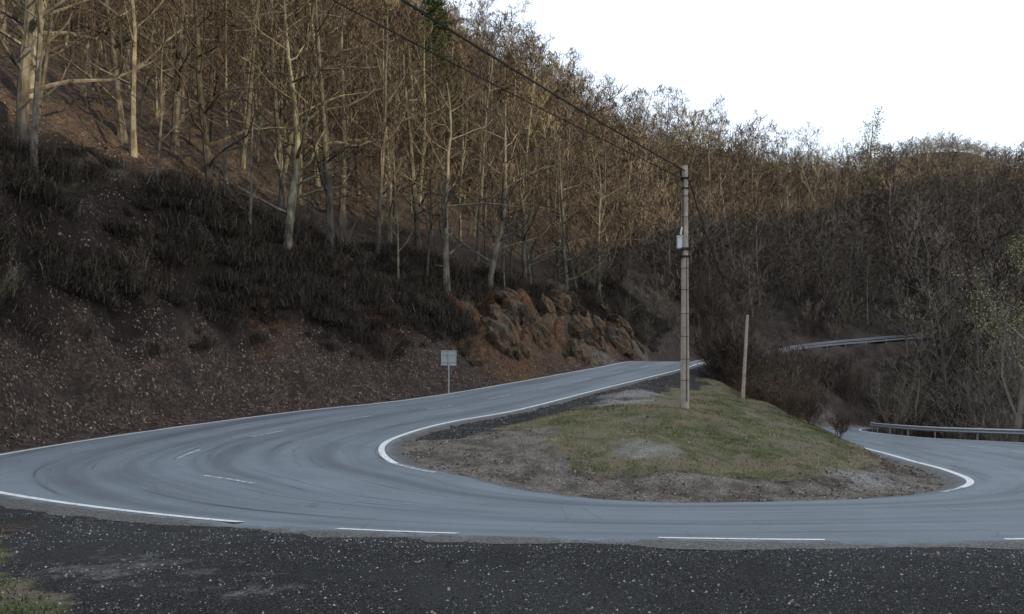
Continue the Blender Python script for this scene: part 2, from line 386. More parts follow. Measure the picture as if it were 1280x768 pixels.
def box(g, c, s, mat=0, rot=0):
    vs, fs, ms = g; b = len(vs); cz, sz = math.cos(rot), math.sin(rot)
    for dx in (-.5, .5):
        for dy in (-.5, .5):
            for dz in (-.5, .5):
                X, Y = dx*s[0], dy*s[1]; vs.append((c[0]+X*cz-Y*sz, c[1]+X*sz+Y*cz, c[2]+dz*s[2]))
    for f in ((0,1,3,2),(4,6,7,5),(0,4,5,1),(2,3,7,6),(0,2,6,4),(1,5,7,3)): fs.append(tuple(b+i for i in f)); ms.append(mat)

# ------------------------------------------------------------ trees
def make_tree(name, seed, H0, r0, kids, start, ang, ratio, wander, up, segs, sides, mats, twigr=.006, lean=.03, leaf=None, shape=.5, leafp=1.0):
    rng = random.Random(seed); g = ([], [], []); tips = []
    ml = len(kids)
    def rv(): return V((rng.gauss(0,1), rng.gauss(0,1), rng.gauss(0,1)))
    def grow(p, d, L, r, lv):
        n = segs[lv]; P = [p.copy()]; R = [r]; Ds = [d]
        endr = .22 if lv == 0 else .3
        for i in range(n):
            d = (d+rv()*wander[lv]+V((0,0,up[lv]))).normalized(); p = p+d*(L/n)
            P.append(p.copy()); R.append(max(r*(1-(1-endr)*(i+1)/n), twigr)); Ds.append(d)
        if lv == 0: R[0] *= 1.35
        tube(g, P, R, sides[lv], 0 if lv < 2 else 1)
        if lv >= ml: tips.append(p); return
        nk = kids[lv]; az = rng.random()*6.28
        for j in range(nk):
            tt = start[lv]+(1-start[lv])*(j+rng.random()*.9)/nk
            tt = min(tt, .995); k = int(tt*n); f = tt*n-k; q = P[k].lerp(P[k+1], f); rr = R[k]*(1-f)+R[k+1]*f
            dd = Ds[k+1]; az += 2.4+rng.uniform(-.5, .5)
            a = V((0,0,1)) if abs(dd.z) < .9 else V((1,0,0))
            s = dd.cross(a).normalized(); t2 = s.cross(dd).normalized(); pr = s*math.cos(az)+t2*math.sin(az)
            an = math.radians(ang[lv]*rng.uniform(.7, 1.25))
            nd = dd*math.cos(an)+pr*math.sin(an)
            grow(q, nd, L*ratio[lv]*rng.uniform(.6, 1.25)*(1-shape*(tt-start[lv])/(1-start[lv])), max(rr*rng.uniform(.35, .6), twigr), lv+1)
    grow(V((0,0,-.4)), V((rng.gauss(0,lean), rng.gauss(0,lean), 1)).normalized(), H0, r0, 0)
    me = bpy.data.meshes.new(name)
    if leaf:
        lm, cnt, size, spread = leaf
        for tp in tips:
            if rng.random() > leafp: continue
            for _ in range(cnt):
                c = tp+rv()*spread; a = rv().normalized()*size; b2 = a.cross(rv()).normalized()*size*.6
                b = len(g[0]); g[0].extend([tuple(c-a), tuple(c-b2), tuple(c+a), tuple(c+b2)]); g[1].append((b, b+1, b+2, b+3)); g[2].append(2)
        mats = list(mats)+[lm]
    me.from_pydata(g[0], [], g[1])
    for m in mats: me.materials.append(m)
    me.polygons.foreach_set("material_index", np.array(g[2], dtype=np.int32))
    if leaf:
        at = me.attributes.new('rnd', 'FLOAT', 'POINT'); r = np.repeat(np.random.rand(len(g[0])//4+1), 4)[:len(g[0])]
        at.data.foreach_set('value', r.astype(np.float32))
    me.update(); return me

OAK = [make_tree('oak', 10+i, 15, .24, (20,8,6,3), (.16,.25,.2,.2), (68,48,45,40), (.42,.48,.5,.55), (.06,.18,.22,.2,.15), (.03,.03,.05,.03,0), (9,7,4,2,1), (8,5,3,2,2), (M_bark, M_twig), .008, .06) for i in range(4)]
TALL = [make_tree('beech', 30+i, 17, .17, (16,6,5,3), (.25,.25,.2,.2), (48,42,40,40), (.27,.5,.55,.6), (.03,.10,.14,.15,.1), (.03,.08,.05,.03,0), (9,5,3,2,1), (7,4,3,2,2), (M_bark, M_twig), .008, .04) for i in range(4)]
MID = [make_tree('mid_tree', 40+i, 16, .16, (19,8,6), (.15,.25,.2), (55,42,40), (.34,.5,.6), (.045,.14,.15,.15), (.03,.08,.05,.03), (9,4,2,1), (6,3,2,2), (M_bark, M_twig), .013, .06) for i in range(5)]
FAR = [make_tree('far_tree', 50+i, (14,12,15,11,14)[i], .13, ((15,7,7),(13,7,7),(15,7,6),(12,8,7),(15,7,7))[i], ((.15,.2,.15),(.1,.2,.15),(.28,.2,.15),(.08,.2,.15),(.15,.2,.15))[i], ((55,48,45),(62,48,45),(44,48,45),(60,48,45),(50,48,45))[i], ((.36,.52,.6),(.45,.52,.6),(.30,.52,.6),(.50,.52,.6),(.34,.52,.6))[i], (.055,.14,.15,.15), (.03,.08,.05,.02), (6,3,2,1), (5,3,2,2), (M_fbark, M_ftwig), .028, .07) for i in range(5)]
BIRCH = [make_tree('birch', 90+i, 13, .12, (15,6,5,2), (.2,.2,.2,.2), (42,40,40,40), (.34,.5,.55,.6), (.06,.12,.14,.15,.1), (.04,.08,.05,.03,0), (8,5,3,2,1), (6,4,3,2,2), (M_pale, M_ptwig), .010, .08) for i in range(2)]
def make_shrub(name, seed, Hs, stems, mats, tw=.011, leaf=0, kids=(8,5,4)):
    rng = random.Random(seed); g = ([], [], []); tips = []
    def rv(): return V((rng.gauss(0,1), rng.gauss(0,1), rng.gauss(0,1)))
    def grow(p, d, L, r, lv):
        n = (6,3,2,1)[lv]; P = [p.copy()]; R = [r]; Ds = [d]
        for i in range(n):
            d = (d+rv()*.12+V((0,0,.04))).normalized(); p = p+d*(L/n); P.append(p.copy()); R.append(max(r*(1-.75*(i+1)/n), tw)); Ds.append(d)
        tube(g, P, R, (4,3,2,2)[lv], 0 if lv < 2 else 1)
        if lv == 3: tips.append(p); return
        for j in range(kids[lv]):
            tt = min(.2+.8*(j+rng.random())/kids[lv], .99); k = int(tt*n); q = P[k].lerp(P[k+1], tt*n-k)
            nd = (Ds[k+1]+rv().normalized()*.75).normalized()
            grow(q, nd, L*(.42,.5,.5)[lv]*rng.uniform(.6,1.2), max(R[k]*.5, tw), lv+1)
    for s in range(stems):
        a = rng.random()*6.28; tl = rng.uniform(.05,.55)
        grow(V((math.cos(a)*.25, math.sin(a)*.25, -.2)), V((math.cos(a)*tl, math.sin(a)*tl, 1)).normalized(), Hs*rng.uniform(.65,1.05), .035, 0)
    if leaf:
        mats = tuple(mats)+(M_bram,)
        for tp in tips:
            if rng.random() > leaf: continue
            c = tp; a = rv().normalized()*.09; b2 = a.cross(rv()).normalized()*.06; b = len(g[0])
            g[0].extend([tuple(c-a), tuple(c-b2), tuple(c+a), tuple(c+b2)]); g[1].append((b,b+1,b+2,b+3)); g[2].append(2)
    me = bpy.data.meshes.new(name); me.from_pydata(g[0], [], g[1])
    for m in mats: me.materials.append(m)
    if leaf:
        at = me.attributes.new('rnd', 'FLOAT', 'POINT'); at.data.foreach_set('value', np.random.rand(len(g[0])).astype(np.float32))
    me.polygons.foreach_set("material_index", np.array(g[2], dtype=np.int32)); me.update(); return me
SHRUB = [make_shrub('shrub', 70+i, 4, 8, (M_shrub, M_shrub)) for i in range(3)]
PALE = [make_shrub('pale_shrub', 80+i, 5, 8, (M_pale, M_ptwig)) for i in range(2)]
UNDER = [make_shrub('understory', 110+i, 5, 6, (M_ftwig, M_ftwig), tw=.028, kids=(6,4,3)) for i in range(3)]
BRAM = make_shrub('bramble', 99, 4, 9, (M_shrub, M_shrub), leaf=.4, kids=(9,6,5), tw=.008)

def put(me, name, X, Y, s=1, parent=None, rz=None, dz=0, sz=None, tilt=.03):
    o = bpy.data.objects.new(name, me); o.location = (X, Y, h1(X, Y)+dz)
    o.rotation_euler = (random.gauss(0,tilt), random.gauss(0,tilt), random.random()*6.28 if rz is None else rz)
    o.scale = (s, s, sz or s*random.uniform(.9,1.15)); return link(o, parent)

heroes = [(-11.7,41.5,1.05,0,'o'),(-9.9,43.5,1.0,1,'o'),(-15.8,42,.95,2,'o'),(-4.3,53,1.05,3,'o'),(-1.7,58,1.0,0,'o'),(5.0,73,1.0,1,'o'),
 (-20.3,33,1.1,2,'o'),(-18.6,31,.85,3,'t'),(-19,40,1,1,'t'),(-19.5,46,1.05,0,'o'),(-17,50,1,2,'t'),(-8.5,50.5,1,3,'t'),(-6.7,57,1.1,1,'o'),(1.2,68,1,2,'o'),
 (-13.5,47,1.05,0,'t'),(-23,38,1.1,0,'o'),(-2.8,64,1,1,'t'),(9.5,86,1,3,'o'),(-11.5,54,1.1,3,'o'),(-16.5,37,.5,1,'t'),(-13,39.5,.45,2,'t'),(-7,49,.5,0,'t'),(-5.5,51.5,.55,3,'t'),(-.5,60,.5,2,'t'),(-21.5,36,.6,2,'t')]
used = []
for X, Y, s, k, ty in heroes:
    put((OAK if ty == 'o' else TALL)[k], 'oak_tree' if ty == 'o' else 'beech_tree', X, Y, s, dz=-.1); used.append((X, Y))

forest = empty('bare_forest'); dist_forest = empty('distant_forest')
rr = [-.70,-.3,-.07,.12,.23,.36,.46,.61,.8]; ry = [150,165,175,195,215,245,275,305,320]
cells = {}
def free(X, Y, r):
    c = (int(X//8), int(Y//8))
    for a in (-1,0,1):
        for b in (-1,0,1):
            for (px, py) in cells.get((c[0]+a, c[1]+b), ()):
                if (px-X)**2+(py-Y)**2 < r*r: return False
    cells.setdefault(c, []).append((X, Y)); return True
def view_cap(X, Y, hgt):
    # scrub in the dip below the upper road is cut back so that the road stays open
    if .33 < X/Y < .53 and X > 20 and Y < 121: return (1.4+.060*Y-h1(X, Y))/hgt
    return 9
for (X, Y) in used: free(X, Y, 0)
cnt = 0
for _ in range(42000):
    Y = 28+ (random.random()**.6)*310; X = random.uniform(-.67, .69)*Y+random.uniform(-2,2)
    if Y > np.interp(X/Y, rr, ry)+24: continue
    if X/Y < -.35 and Y > 120: continue
    d = float(near_idx(DG, X, Y)); u = float(near_idx(UG, X, Y)); f = float(near_idx(FG, X, Y))
    if d < 90:
        if f > .5 and u < 12.4:
            if d < 8.2: continue
        elif f <= .5:
            if Y < 85 or d < 3: continue
        else:
            if d < 5 or Y < 62: continue
    smax = view_cap(X, Y, 15)
    if smax < .22: continue
    if not free(X, Y, (2.4+1.2*random.random()) if Y < 80 else (3.2 if Y < 150 else 3.9)*random.uniform(.8,1.2)): continue
    cnt += 1
    if Y < 90 and X < 10:
        me = random.choice(TALL+OAK[:2]) if Y < 52 else random.choice(MID)
        s = min(smax, random.choice((random.uniform(.35,.6), random.uniform(.65,1.05), random.uniform(.8,1.1))))
        put(me, 'bare_tree', X, Y, s*random.uniform(.85,1.25), forest, dz=-.1, sz=s, tilt=.06)
    else:
        s = min(smax, random.choice((random.uniform(.5,.8), random.uniform(.7,1.1), random.uniform(.9,1.35))))
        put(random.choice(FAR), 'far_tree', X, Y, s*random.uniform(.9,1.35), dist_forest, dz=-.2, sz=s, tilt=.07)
c2 = 0
for _ in range(6000):
    Y = random.uniform(420,610); X = random.uniform(.38,.66)*Y
    if h1(X, Y) < 75: continue
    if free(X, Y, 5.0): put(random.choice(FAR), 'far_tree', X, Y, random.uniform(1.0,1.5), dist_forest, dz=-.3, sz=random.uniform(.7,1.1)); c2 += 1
for _ in range(9000):
    Y = random.uniform(85, 325); X = random.uniform(-.2, .69)*Y
    if Y > np.interp(X/Y, rr, ry)+10: continue
    crest = Y > np.interp(X/Y, rr, ry)-45
    if random.random() > (.24 if crest else .10): continue
    if float(near_idx(DG, X, Y)) < 4: continue
    s = min(view_cap(X, Y, 6), random.uniform(.6,1.3))
    if s < .25: continue
    put(random.choice(UNDER), 'understory_bush', X, Y, s*1.2, dist_forest, dz=-.2, sz=s)
print('forest', cnt, c2)

willow = make_tree('willow', 5, 11, .16, (13,7,5,3), (.15,.2,.2,.2), (48,42,40,40), (.42,.5,.5,.5), (.06,.14,.18,.2,.1), (.03,.05,.03,0,-.05), (8,5,3,2,1), (7,4,3,2,2), (M_pale, M_ptwig), .006, .04, leaf=(M_willow, 3, .05, .16), leafp=.85)
put(willow, 'willow_tree', 31.4, 50, 1.3, rz=2.0, tilt=.01); put(willow, 'willow_tree', 40, 64, 1.1)
ivy = make_tree('ivy_tree', 6, 16, .22, (14,6,5), (.3,.25,.2), (45,45,40), (.25,.45,.5), (.05,.12,.15,.1), (.03,.05,.03,0), (8,5,3,1), (7,4,3,2), (M_bark, M_twig), .012, .05, leaf=(M_ivy, 4, .13, .35), leafp=.7)
put(ivy, 'ivy_clad_tree', 84, 190, 1.4); put(ivy, 'ivy_clad_tree', 9.5, 112, .9)
for (X, Y, s) in ((34.5,58,.9),(37,63,.95),(35,69,.85),(40,72,1.0),(44,70,1.05),(46,78,.9),(42,60,.8),(38,55,.7),(49,84,1.0),(52,90,1.1)):
    put(random.choice(BIRCH), 'birch_tree', X, Y, s)
g = ([], [], []); tube(g, [V((0,0,-.5)), V((0,0,9)), V((0,0,18))], [.25,.16,.03], 7, 0); rn = [0]*len(g[0])
rng = random.Random(3)
for i in range(60):
    zz = 3+15*i/60; L = (18.6-zz)*.24+.3
    for j in range(5):
        a = rng.random()*6.28; e = V((math.cos(a)*L, math.sin(a)*L, zz-L*.15+rng.uniform(-.3,.3))); b0 = V((0,0,zz))
        tube(g, [b0, e], [.03,.01], 3, 0); rn += [0]*6
        for k in range(22):
            q = b0.lerp(e, rng.uniform(.2,1.05))+V((rng.gauss(0,.12), rng.gauss(0,.12), rng.gauss(0,.1)))
            d1 = V((rng.gauss(0,1), rng.gauss(0,1), rng.gauss(0,.5))).normalized()*.28; d2 = V((rng.gauss(0,1), rng.gauss(0,1), rng.gauss(0,1))).normalized()*.08
            b = len(g[0]); g[0].extend([tuple(q-d2), tuple(q+d2), tuple(q+d1)]); g[1].append((b,b+1,b+2)); g[2].append(1); r_ = rng.random(); rn += [r_]*3
pine = mesh_obj('pine_tree', g[0], g[1], [M_bark, M_needle], fm=g[2], attrs=dict(rnd=rn)); pine.location = (-9.0, 92, h1(-9.0, 92)); pine.scale = (1.25,1.25,1.3)

par = empty('shrub_thicket')
for (n_, x0, x1, y0, y1, ms, smin, smax, nm) in (
    (50, 13.5, 22, 50, 76, SHRUB, .55, 1.1, 'bare_shrub'), (44, 18, 30, 66, 98, SHRUB, .8, 1.5, 'bare_shrub'), (110, 31, 62, 42, 100, SHRUB+SHRUB+PALE, .7, 1.4, 'bare_shrub'),
    (18, 31.5, 48, 44, 70, PALE, .8, 1.4, 'pale_shrub'), (120, 24, 75, 82, 119, SHRUB, .6, 1.3, 'bare_shrub'), (90, 24, 50, 74, 119, SHRUB, .6, 1.6, 'bare_shrub')):
    for _ in range(n_):
        X, Y = random.uniform(x0, x1), random.uniform(y0, y1); s = random.uniform(smin, smax)
        if float(near_idx(DG, X, Y)) < 1.3: continue
        if X/Y > .57 and Y < 56: s = min(s, .7)
        s = min(s, view_cap(X, Y, 4.6))
        if s < .2: continue
        put(random.choice(ms), nm, X, Y, s, par)
for (X, Y, s) in ((13.8,49,.45),(13.4,40,.36),(14.5,56,.6),(12.9,35.5,.38),(13.0,37.5,.4),(12.4,33.0,.32),(12.0,34.5,.26),(13.6,43,.4),(13.9,46,.4),(12.9,31.5,.26)): put(BRAM, 'bramble_shrub', X, Y, s)

# ------------------------------------------------------------ heather scrub on the bank
def heather(seed):
    rng = random.Random(seed); vs = []; fs = []; rn = []
    for i in range(280):
        a = rng.random()*6.28; r = abs(rng.gauss(0,.6)); b0 = V((math.cos(a)*r, math.sin(a)*r, -.35))
        L = rng.uniform(.4,.95)*(1-min(r,1.2)*.4); d = V((math.cos(a)*rng.uniform(-.4,.7), math.sin(a)*rng.uniform(-.4,.7), 1)).normalized()
        s = V((rng.gauss(0,1), rng.gauss(0,1), 0)).normalized()*rng.uniform(.007,.016)
        m = b0+d*L*.6; d2 = (d+V((rng.gauss(0,.6), rng.gauss(0,.6), -.2))).normalized(); e = m+d2*L*.45
        b = len(vs); vs += [tuple(b0-s), tuple(b0+s), tuple(m+s), tuple(m-s), tuple(e)]; fs += [(b,b+1,b+2,b+3), (b+3,b+2,b+4)]; rn += [rng.random()]*5
        for q in range(3):
            mm = b0.lerp(m, rng.uniform(.4,1)); ee = mm+V((rng.gauss(0,.17), rng.gauss(0,.17), rng.uniform(-.06,.18))); b = len(vs)
            vs += [tuple(mm-s*.8), tuple(mm+s*.8), tuple(ee)]; fs.append((b,b+1,b+2)); rn += [rng.random()]*3
    me = bpy.data.meshes.new('heather'); me.from_pydata(vs, [], fs); me.materials.append(M_heath)
    at = me.attributes.new('rnd', 'FLOAT', 'POINT'); at.data.foreach_set('value', np.array(rn, dtype=np.float32)); return me
HEA = [heather(i) for i in range(4)]
hs = empty('heather_scrub'); k = 0
for _ in range(24000):
    X, Y = random.uniform(-24, 18), random.uniform(15, 95)
    d = float(near_idx(DG, X, Y)); u = float(near_idx(UG, X, Y)); f = float(near_idx(FG, X, Y))
    if not (f > .5 and u < 12.4 and 1.9 < d < 9.0): continue
    nn = float(fbm(np.array([X*.35]), np.array([Y*.35]), 77, 3)[0])
    org = 1.3*math.exp(-(((X+1.5)**2+(Y-52.5)**2)/10))+.6*math.exp(-(((X+11.5)**2+(Y-37)**2)/2))+1.4*math.exp(-(((X-6)**2+(Y-65.5)**2)/14))+1.3*math.exp(-(((X-2)**2+(Y-60)**2)/11))
    if d > 7: org *= .4
    pr = (.30+.70*float(sstep(2.4,3.8,d)))*float(sstep(.28,.40,nn)*.88+.12)*.95
    if random.random() > pr or random.random() < org*.93: continue
    if random.random() < .06: put(random.choice(SHRUB+PALE[:1]), 'bank_shrub', X, Y, random.uniform(.15,.40), hs); continue
    k += 1; put(random.choice(HEA), 'heather', X, Y, random.uniform(.5,1.3)*(.65 if d < 3.0 else 1), hs, tilt=.2)
print('heather', k)

# ------------------------------------------------------------ rocks
M_rock = NT('rock'); M_rock.color(M_rock.mix(M_rock.ramp(M_rock.noise(.8,3,.6), [(.42,0.0),(.58,.7)]), M_rock.mix(M_rock.ramp(M_rock.noise(3,6,.75), [(.35,0.0),(.65,1.0)]), (.03,.025,.02), (.22,.18,.135)), (.16,.085,.042))); M_rock.bump(M_rock.noise(8,5,.7), 1, .15); M_rock = M_rock.m
def rock(name, X, Y, s, par):
    bm = bmesh.new(); bmesh.ops.create_icosphere(bm, subdivisions=3, radius=1); sd = random.random()*50
    for v in bm.verts:
        c = mn.cell_vector(v.co*2.4+V((sd,sd,sd)))
        v.co *= 1+.4*mn.noise(v.co*1.5+V((sd,0,0)))+.26*c.x
    me = bpy.data.meshes.new(name); bm.to_mesh(me); bm.free(); me.materials.append(M_rock)
    o = bpy.data.objects.new(name, me); o.location = (X+s*.25, Y-s*.15, h1(X, Y)-s*.75); o.rotation_euler = (random.gauss(0,.3), random.gauss(-.35,.2), random.gauss(.55,.25)); o.scale = (s*.6, s*1.25, s*1.2); link(o, par)
ro = empty('rock_outcrop')
for _ in range(110):
    a = random.choice([(6,65.5,2.2),(6,65.5,2.2),(9.5,75,2.8),(3.2,60.5,1.8),(-.5,53.5,1.6)])
    X, Y = random.gauss(a[0], a[2]*.7), random.gauss(a[1], a[2]*1.3)
    if float(near_idx(DG, X, Y)) < 1.9 or float(near_idx(FG, X, Y)) < .5: continue
    rock('rock', X, Y, random.uniform(.4,1.15), ro)

# ------------------------------------------------------------ scatter meshes
def scatter(name, X, Y, size, kind, mat, rnd=None, lift=.01):
    N = len(X); Z = H(X, Y)+lift; c = np.stack([X, Y, Z], 1); rnd = np.random.rand(N) if rnd is None else rnd
    e = .12; gxn = (H(X+e, Y)-H(X-e, Y))/(2*e); gyn = (H(X, Y+e)-H(X, Y-e))/(2*e)
    if kind == 'leaf':
        an = np.random.rand(N)*6.28
        ax = np.stack([np.cos(an), np.sin(an), gxn*np.cos(an)+gyn*np.sin(an)+np.random.randn(N)*.35], 1)
        bx = np.stack([-np.sin(an), np.cos(an), -gxn*np.sin(an)+gyn*np.cos(an)+np.random.randn(N)*.35], 1)
        ax = ax/np.linalg.norm(ax, axis=1)[:, None]*size[:, None]; bx = bx/np.linalg.norm(bx, axis=1)[:, None]*size[:, None]*.65
        c[:, 2] += size*.3
        vs = np.stack([c-ax, c-bx, c+ax, c+bx], 1); k = 4; fa = [[0,1,2,3]]
    elif kind == 'blade':
        an = np.random.rand(N)*6.28; s = np.stack([np.cos(an), np.sin(an), 0*an], 1)*.009
        tip = c+np.stack([np.random.randn(N)*.4, np.random.randn(N)*.4, np.ones(N)], 1)*size[:, None]
        vs = np.stack([c-s, c+s, tip], 1); k = 3; fa = [[0,1,2]]
    else:
        r = np.random.rand(N, 5, 3)*.5+.5; base = np.array([[1,0,0],[-.5,.87,0],[-.5,-.87,0],[.1,.1,.9],[0,0,-.6]]); an = np.random.rand(N)*6.28
        v = base[None]*r*size[:, None, None]; cx, sx = np.cos(an)[:, None], np.sin(an)[:, None]
        vs = np.stack([v[..., 0]*cx-v[..., 1]*sx, v[..., 0]*sx+v[..., 1]*cx, v[..., 2]], -1)+c[:, None, :]; k = 5
        fa = [[0,1,3],[1,2,3],[2,0,3]]
    fa = np.array(fa); F = (np.arange(N)[:, None, None]*k+fa[None]).reshape(-1, fa.shape[1])
    return mesh_obj(name, vs.reshape(-1, 3).tolist(), F.tolist(), mat, attrs=dict(rnd=np.repeat(rnd, k)))
def zone(N, x0, x1, y0, y1):
    X = np.random.uniform(x0, x1, N); Y = np.random.uniform(y0, y1, N)
    return X, Y, near_idx(DG, X, Y), near_idx(UG, X, Y), near_idx(FG, X, Y)
X, Y, d, u, f = zone(560000, -26, 16, 14, 74)
hn = fbm(X*.35, Y*.35, 77, 3)
dens = np.where(d < 2.2+2.4*(fbm(X*.5,Y*.5,58,3)-.3), 1.0, np.where(hn < .35, .5, .06))*sstep(.1, 1.0, d)
keep = (f > .5) & (u < 12.2) & (d > .15) & (d < 15) & (np.random.rand(len(X)) < dens) & (fbm(X*1.5, Y*1.5, 56, 3) > .36)
X, Y = X[keep], Y[keep]; print('leaves', len(X))
scatter('fallen_leaves', X, Y, np.random.uniform(.025,.07,len(X)), 'leaf', M_leaf)
X, Y, d, u, f = zone(200000, -4, 18, 17, 58)
gm = fbm(X*.9, Y*.9, 61, 4)
mg = near_idx(m_grass.reshape(GX.shape), X, Y); mp = near_idx(m_pale.reshape(GX.shape), X, Y)
keep = (f <= .5) & (d > 1.0) & (mg > .2) & (mp < .55) & (np.random.rand(len(X)) < sstep(.42,.60,gm)*sstep(.2,.9,mg)+.05)
X, Y = X[keep], Y[keep]; print('grass', len(X))
scatter('island_grass', X, Y, np.random.uniform(.03,.10,len(X)), 'blade', M_grass, rnd=np.clip(np.random.rand(len(X))*.5+(fbm(X*.6,Y*.6,63)-.32)*2.1, 0, 1), lift=0)
X, Y, d, u, f = zone(14000, -9, -3.2, 4.5, 10.5)
keep = (near_idx(m_grass.reshape(GX.shape), X, Y) > .3) & (d > .2) & (fbm(X*2, Y*2, 64) > .40)
X, Y = X[keep], Y[keep]
scatter('verge_grass', X, Y, np.random.uniform(.02,.06,len(X)), 'blade', M_grass, rnd=np.random.rand(len(X))*.6, lift=0)
X, Y, d, u, f = zone(60000, -4, 18, 16, 58)
keep = (f <= .5) & (d > .05) & (fbm(X*1.1, Y*1.1, 66) > .48) & (np.random.rand(len(X)) < 1-.7*sstep(1,3,d))
X, Y = X[keep], Y[keep]
scatter('leaf_debris', X, Y, np.random.uniform(.015,.05,len(X)), 'leaf', M_leaf, rnd=np.random.rand(len(X))**.5)
X, Y, d, u, f = zone(150000, -10, 10, 4.8, 12)
keep = (f > .5) & (d > .02) & (fbm(X*1.4, Y*1.4, 67) > .44-.14*(np.random.rand(len(X)))) & (np.random.rand(len(X)) < np.where(d < .5, 1, .6))
X, Y = X[keep], Y[keep]; print('gravel', len(X))
scatter('loose_gravel', X, Y, np.minimum(np.random.gamma(2.2, .003, len(X))+.003, .022), 'stone', M_stone, rnd=np.random.rand(len(X))**1.15, lift=0)
X, Y, d, u, f = zone(40000, -4, 15, 16.5, 40)
keep = (f <= .5) & (d > .02) & (d < 3.2) & (np.random.rand(len(X)) < 1-d/3.4)
X, Y = X[keep], Y[keep]
scatter('edge_gravel', X, Y, np.random.gamma(2.2, .006, len(X))+.005, 'stone', M_stone, lift=0)
X, Y, d, u, f = zone(900, -8, 8, 5, 11)
keep = (f > .5) & (d > .1); X, Y = X[keep], Y[keep]
scatter('dry_leaf_litter', X[:300], Y[:300], np.random.uniform(.012,.035,min(300,len(X))), 'leaf', M_leaf, rnd=np.random.uniform(.5,1,min(300,len(X))))

# ------------------------------------------------------------ poles and wires
M_pole = simple('weathered_pole', (.42,.36,.295), .85, 0, .35, 5); M_metal = simple('galvanised_steel', (.42,.44,.46), .5, .6, .2, 8)
M_dark = simple('dark_fitting', (.03,.03,.03), .6); M_cer = simple('pale_box', (.62,.65,.66), .5, 0, .1); M_wire = simple('black_cable', (.02,.02,.022), .6)
def pole(X, Y, top, base, r0=.15, r1=.095, lean=(0,0), full=True):
    e = empty('utility_pole', (X, Y, base)); h = top-base
    g = ([], [], []); P = []; R = []
    for i in range(13):
        q = i/12; P.append(V((lean[0]*q, lean[1]*q, -.5+(h+.5)*q))); R.append((r0+(r1-r0)*q)*(1+random.uniform(-.02,.02)))
    tube(g, P, R, 14, 0); cap(g, 14, 0); mesh_obj('shaft', *g[:2], M_pole, e, smooth=False)
    tp = V((lean[0], lean[1], h)); g = ([], [], [])
    if full:
        box(g, tp+V((0,-.0,-.42)), (.26,.26,.05)); box(g, tp+V((0,0,-.75)), (.24,.24,.04)); tube(g, [tp+V((-.16,-.12,-.36)), tp+V((-.16,-.12,-.18))], [.035,.045], 8, 0); cap(g, 8, 0)
        tube(g, [tp+V((.12,.14,-.46)), tp+V((.30,.24,-.46))], [.02,.02], 6, 0)
        box(g, (0,-.0,5.25), (.31,.31,.06)); box(g, (0,0,5.0), (.29,.29,.04)); box(g, (-.17,-.05,5.12), (.12,.12,.22))
        mesh_obj('clamps', *g[:2], M_dark, e)
        g = ([], [], []); box(g, (-.19,-.06,5.45), (.15,.16,.36)); box(g, (-.19,-.06,5.65), (.19,.20,.035)); tube(g, [V((-.19,-.06,5.27)), V((-.19,-.06,5.16))], [.055,.03], 10, 0)
        tube(g, [V((-.17,-.15,5.7)), V((-.12,-.12,5.95))], [.03,.03], 8, 0)
        mesh_obj('junction_box', *g[:2], M_cer, e)
        g = ([], [], []); tube(g, [V((-.09,-.125,z_)) for z_ in (5.7,6.5,7.2,7.6)], [.018]*4, 5, 0); tube(g, [V((.03,-.165,z_)) for z_ in (.2,1.5,3,5)], [.014]*4, 5, 0)
        mesh_obj('riser_cable', *g[:2], M_wire, e)
        g = ([], [], [])
        for zz in (.9,1.6,2.35,3.1,3.9,4.6,6.3,7.0): tube(g, [V((0,0,zz-.012)), V((0,0,zz+.012))], [.157-.0062*zz]*2, 14, 0)
        mesh_obj('bands', *g[:2], simple('band_wood', (.15,.125,.10)), e)
    return e
pb = h1(5.73, 26.4); pole(5.73, 26.4, 9.45, pb)
p2b = h1(13.0, 45); pole(13.0, 45, 6.5, p2b-.2, .11, .08, (.30,0), False)
pole(-18, -2, 13.2, h1(-18,-2), full=False)
def wire(a, b, sag, r, n=26):
    a, b = V(a), V(b); g = ([], [], []); P = []
    for i in range(n+1):
        q = i/n; p = a.lerp(b, q); p.z -= sag*4*q*(1-q); P.append(p)
    tube(g, P, [r]*(n+1), 5, 0); return g
wr = empty('overhead_wires')
for i, (a, b, s, r) in enumerate([((5.70,26.3,9.27),(-17.9,-2,13.1),.55,.022),((5.60,26.3,9.02),(-20.6,-2,12.6),.45,.015),((5.62,26.32,9.30),(-18.1,-1.9,13.3),.5,.010),
    ((5.9,26.5,9.0),(13.3,45,6.4),.9,.016),((5.73,26.3,8.7),(5.60,26.3,9.02),.1,.01)]):
    g = wire(a, b, s, r); mesh_obj('cable', *g[:2], M_wire, wr)

# ------------------------------------------------------------ traffic sign (seen from behind)
M_alu = simple('sign_back', (.36,.38,.40), .45, .3, .12, 4)
sx, sy = -3.35, 42.2; e = empty('traffic_sign', (sx, sy, h1(sx, sy))); e.rotation_euler = (0,0,math.radians(8))
g = ([], [], []); tube(g, [V((0,0,-.3)), V((0,0,2.30))], [.04,.04], 10, 0); cap(g, 10, 0); mesh_obj('post', *g[:2], M_metal, e)
g = ([], [], []); box(g, (0,.06,1.95), (.78,.012,.80)); mesh_obj('panel', *g[:2], M_alu, e)
g = ([], [], [])
for zz in (1.56,2.34): box(g, (0,.04,zz), (.80,.035,.025))
for xx in (-.39,.39): box(g, (xx,.04,1.95), (.025,.035,.755))
for zz in (1.75,2.15): box(g, (0,.035,zz), (.70,.03,.05)); box(g, (0,0,zz), (.12,.1,.06))
mesh_obj('frame', *g[:2], M_metal, e)

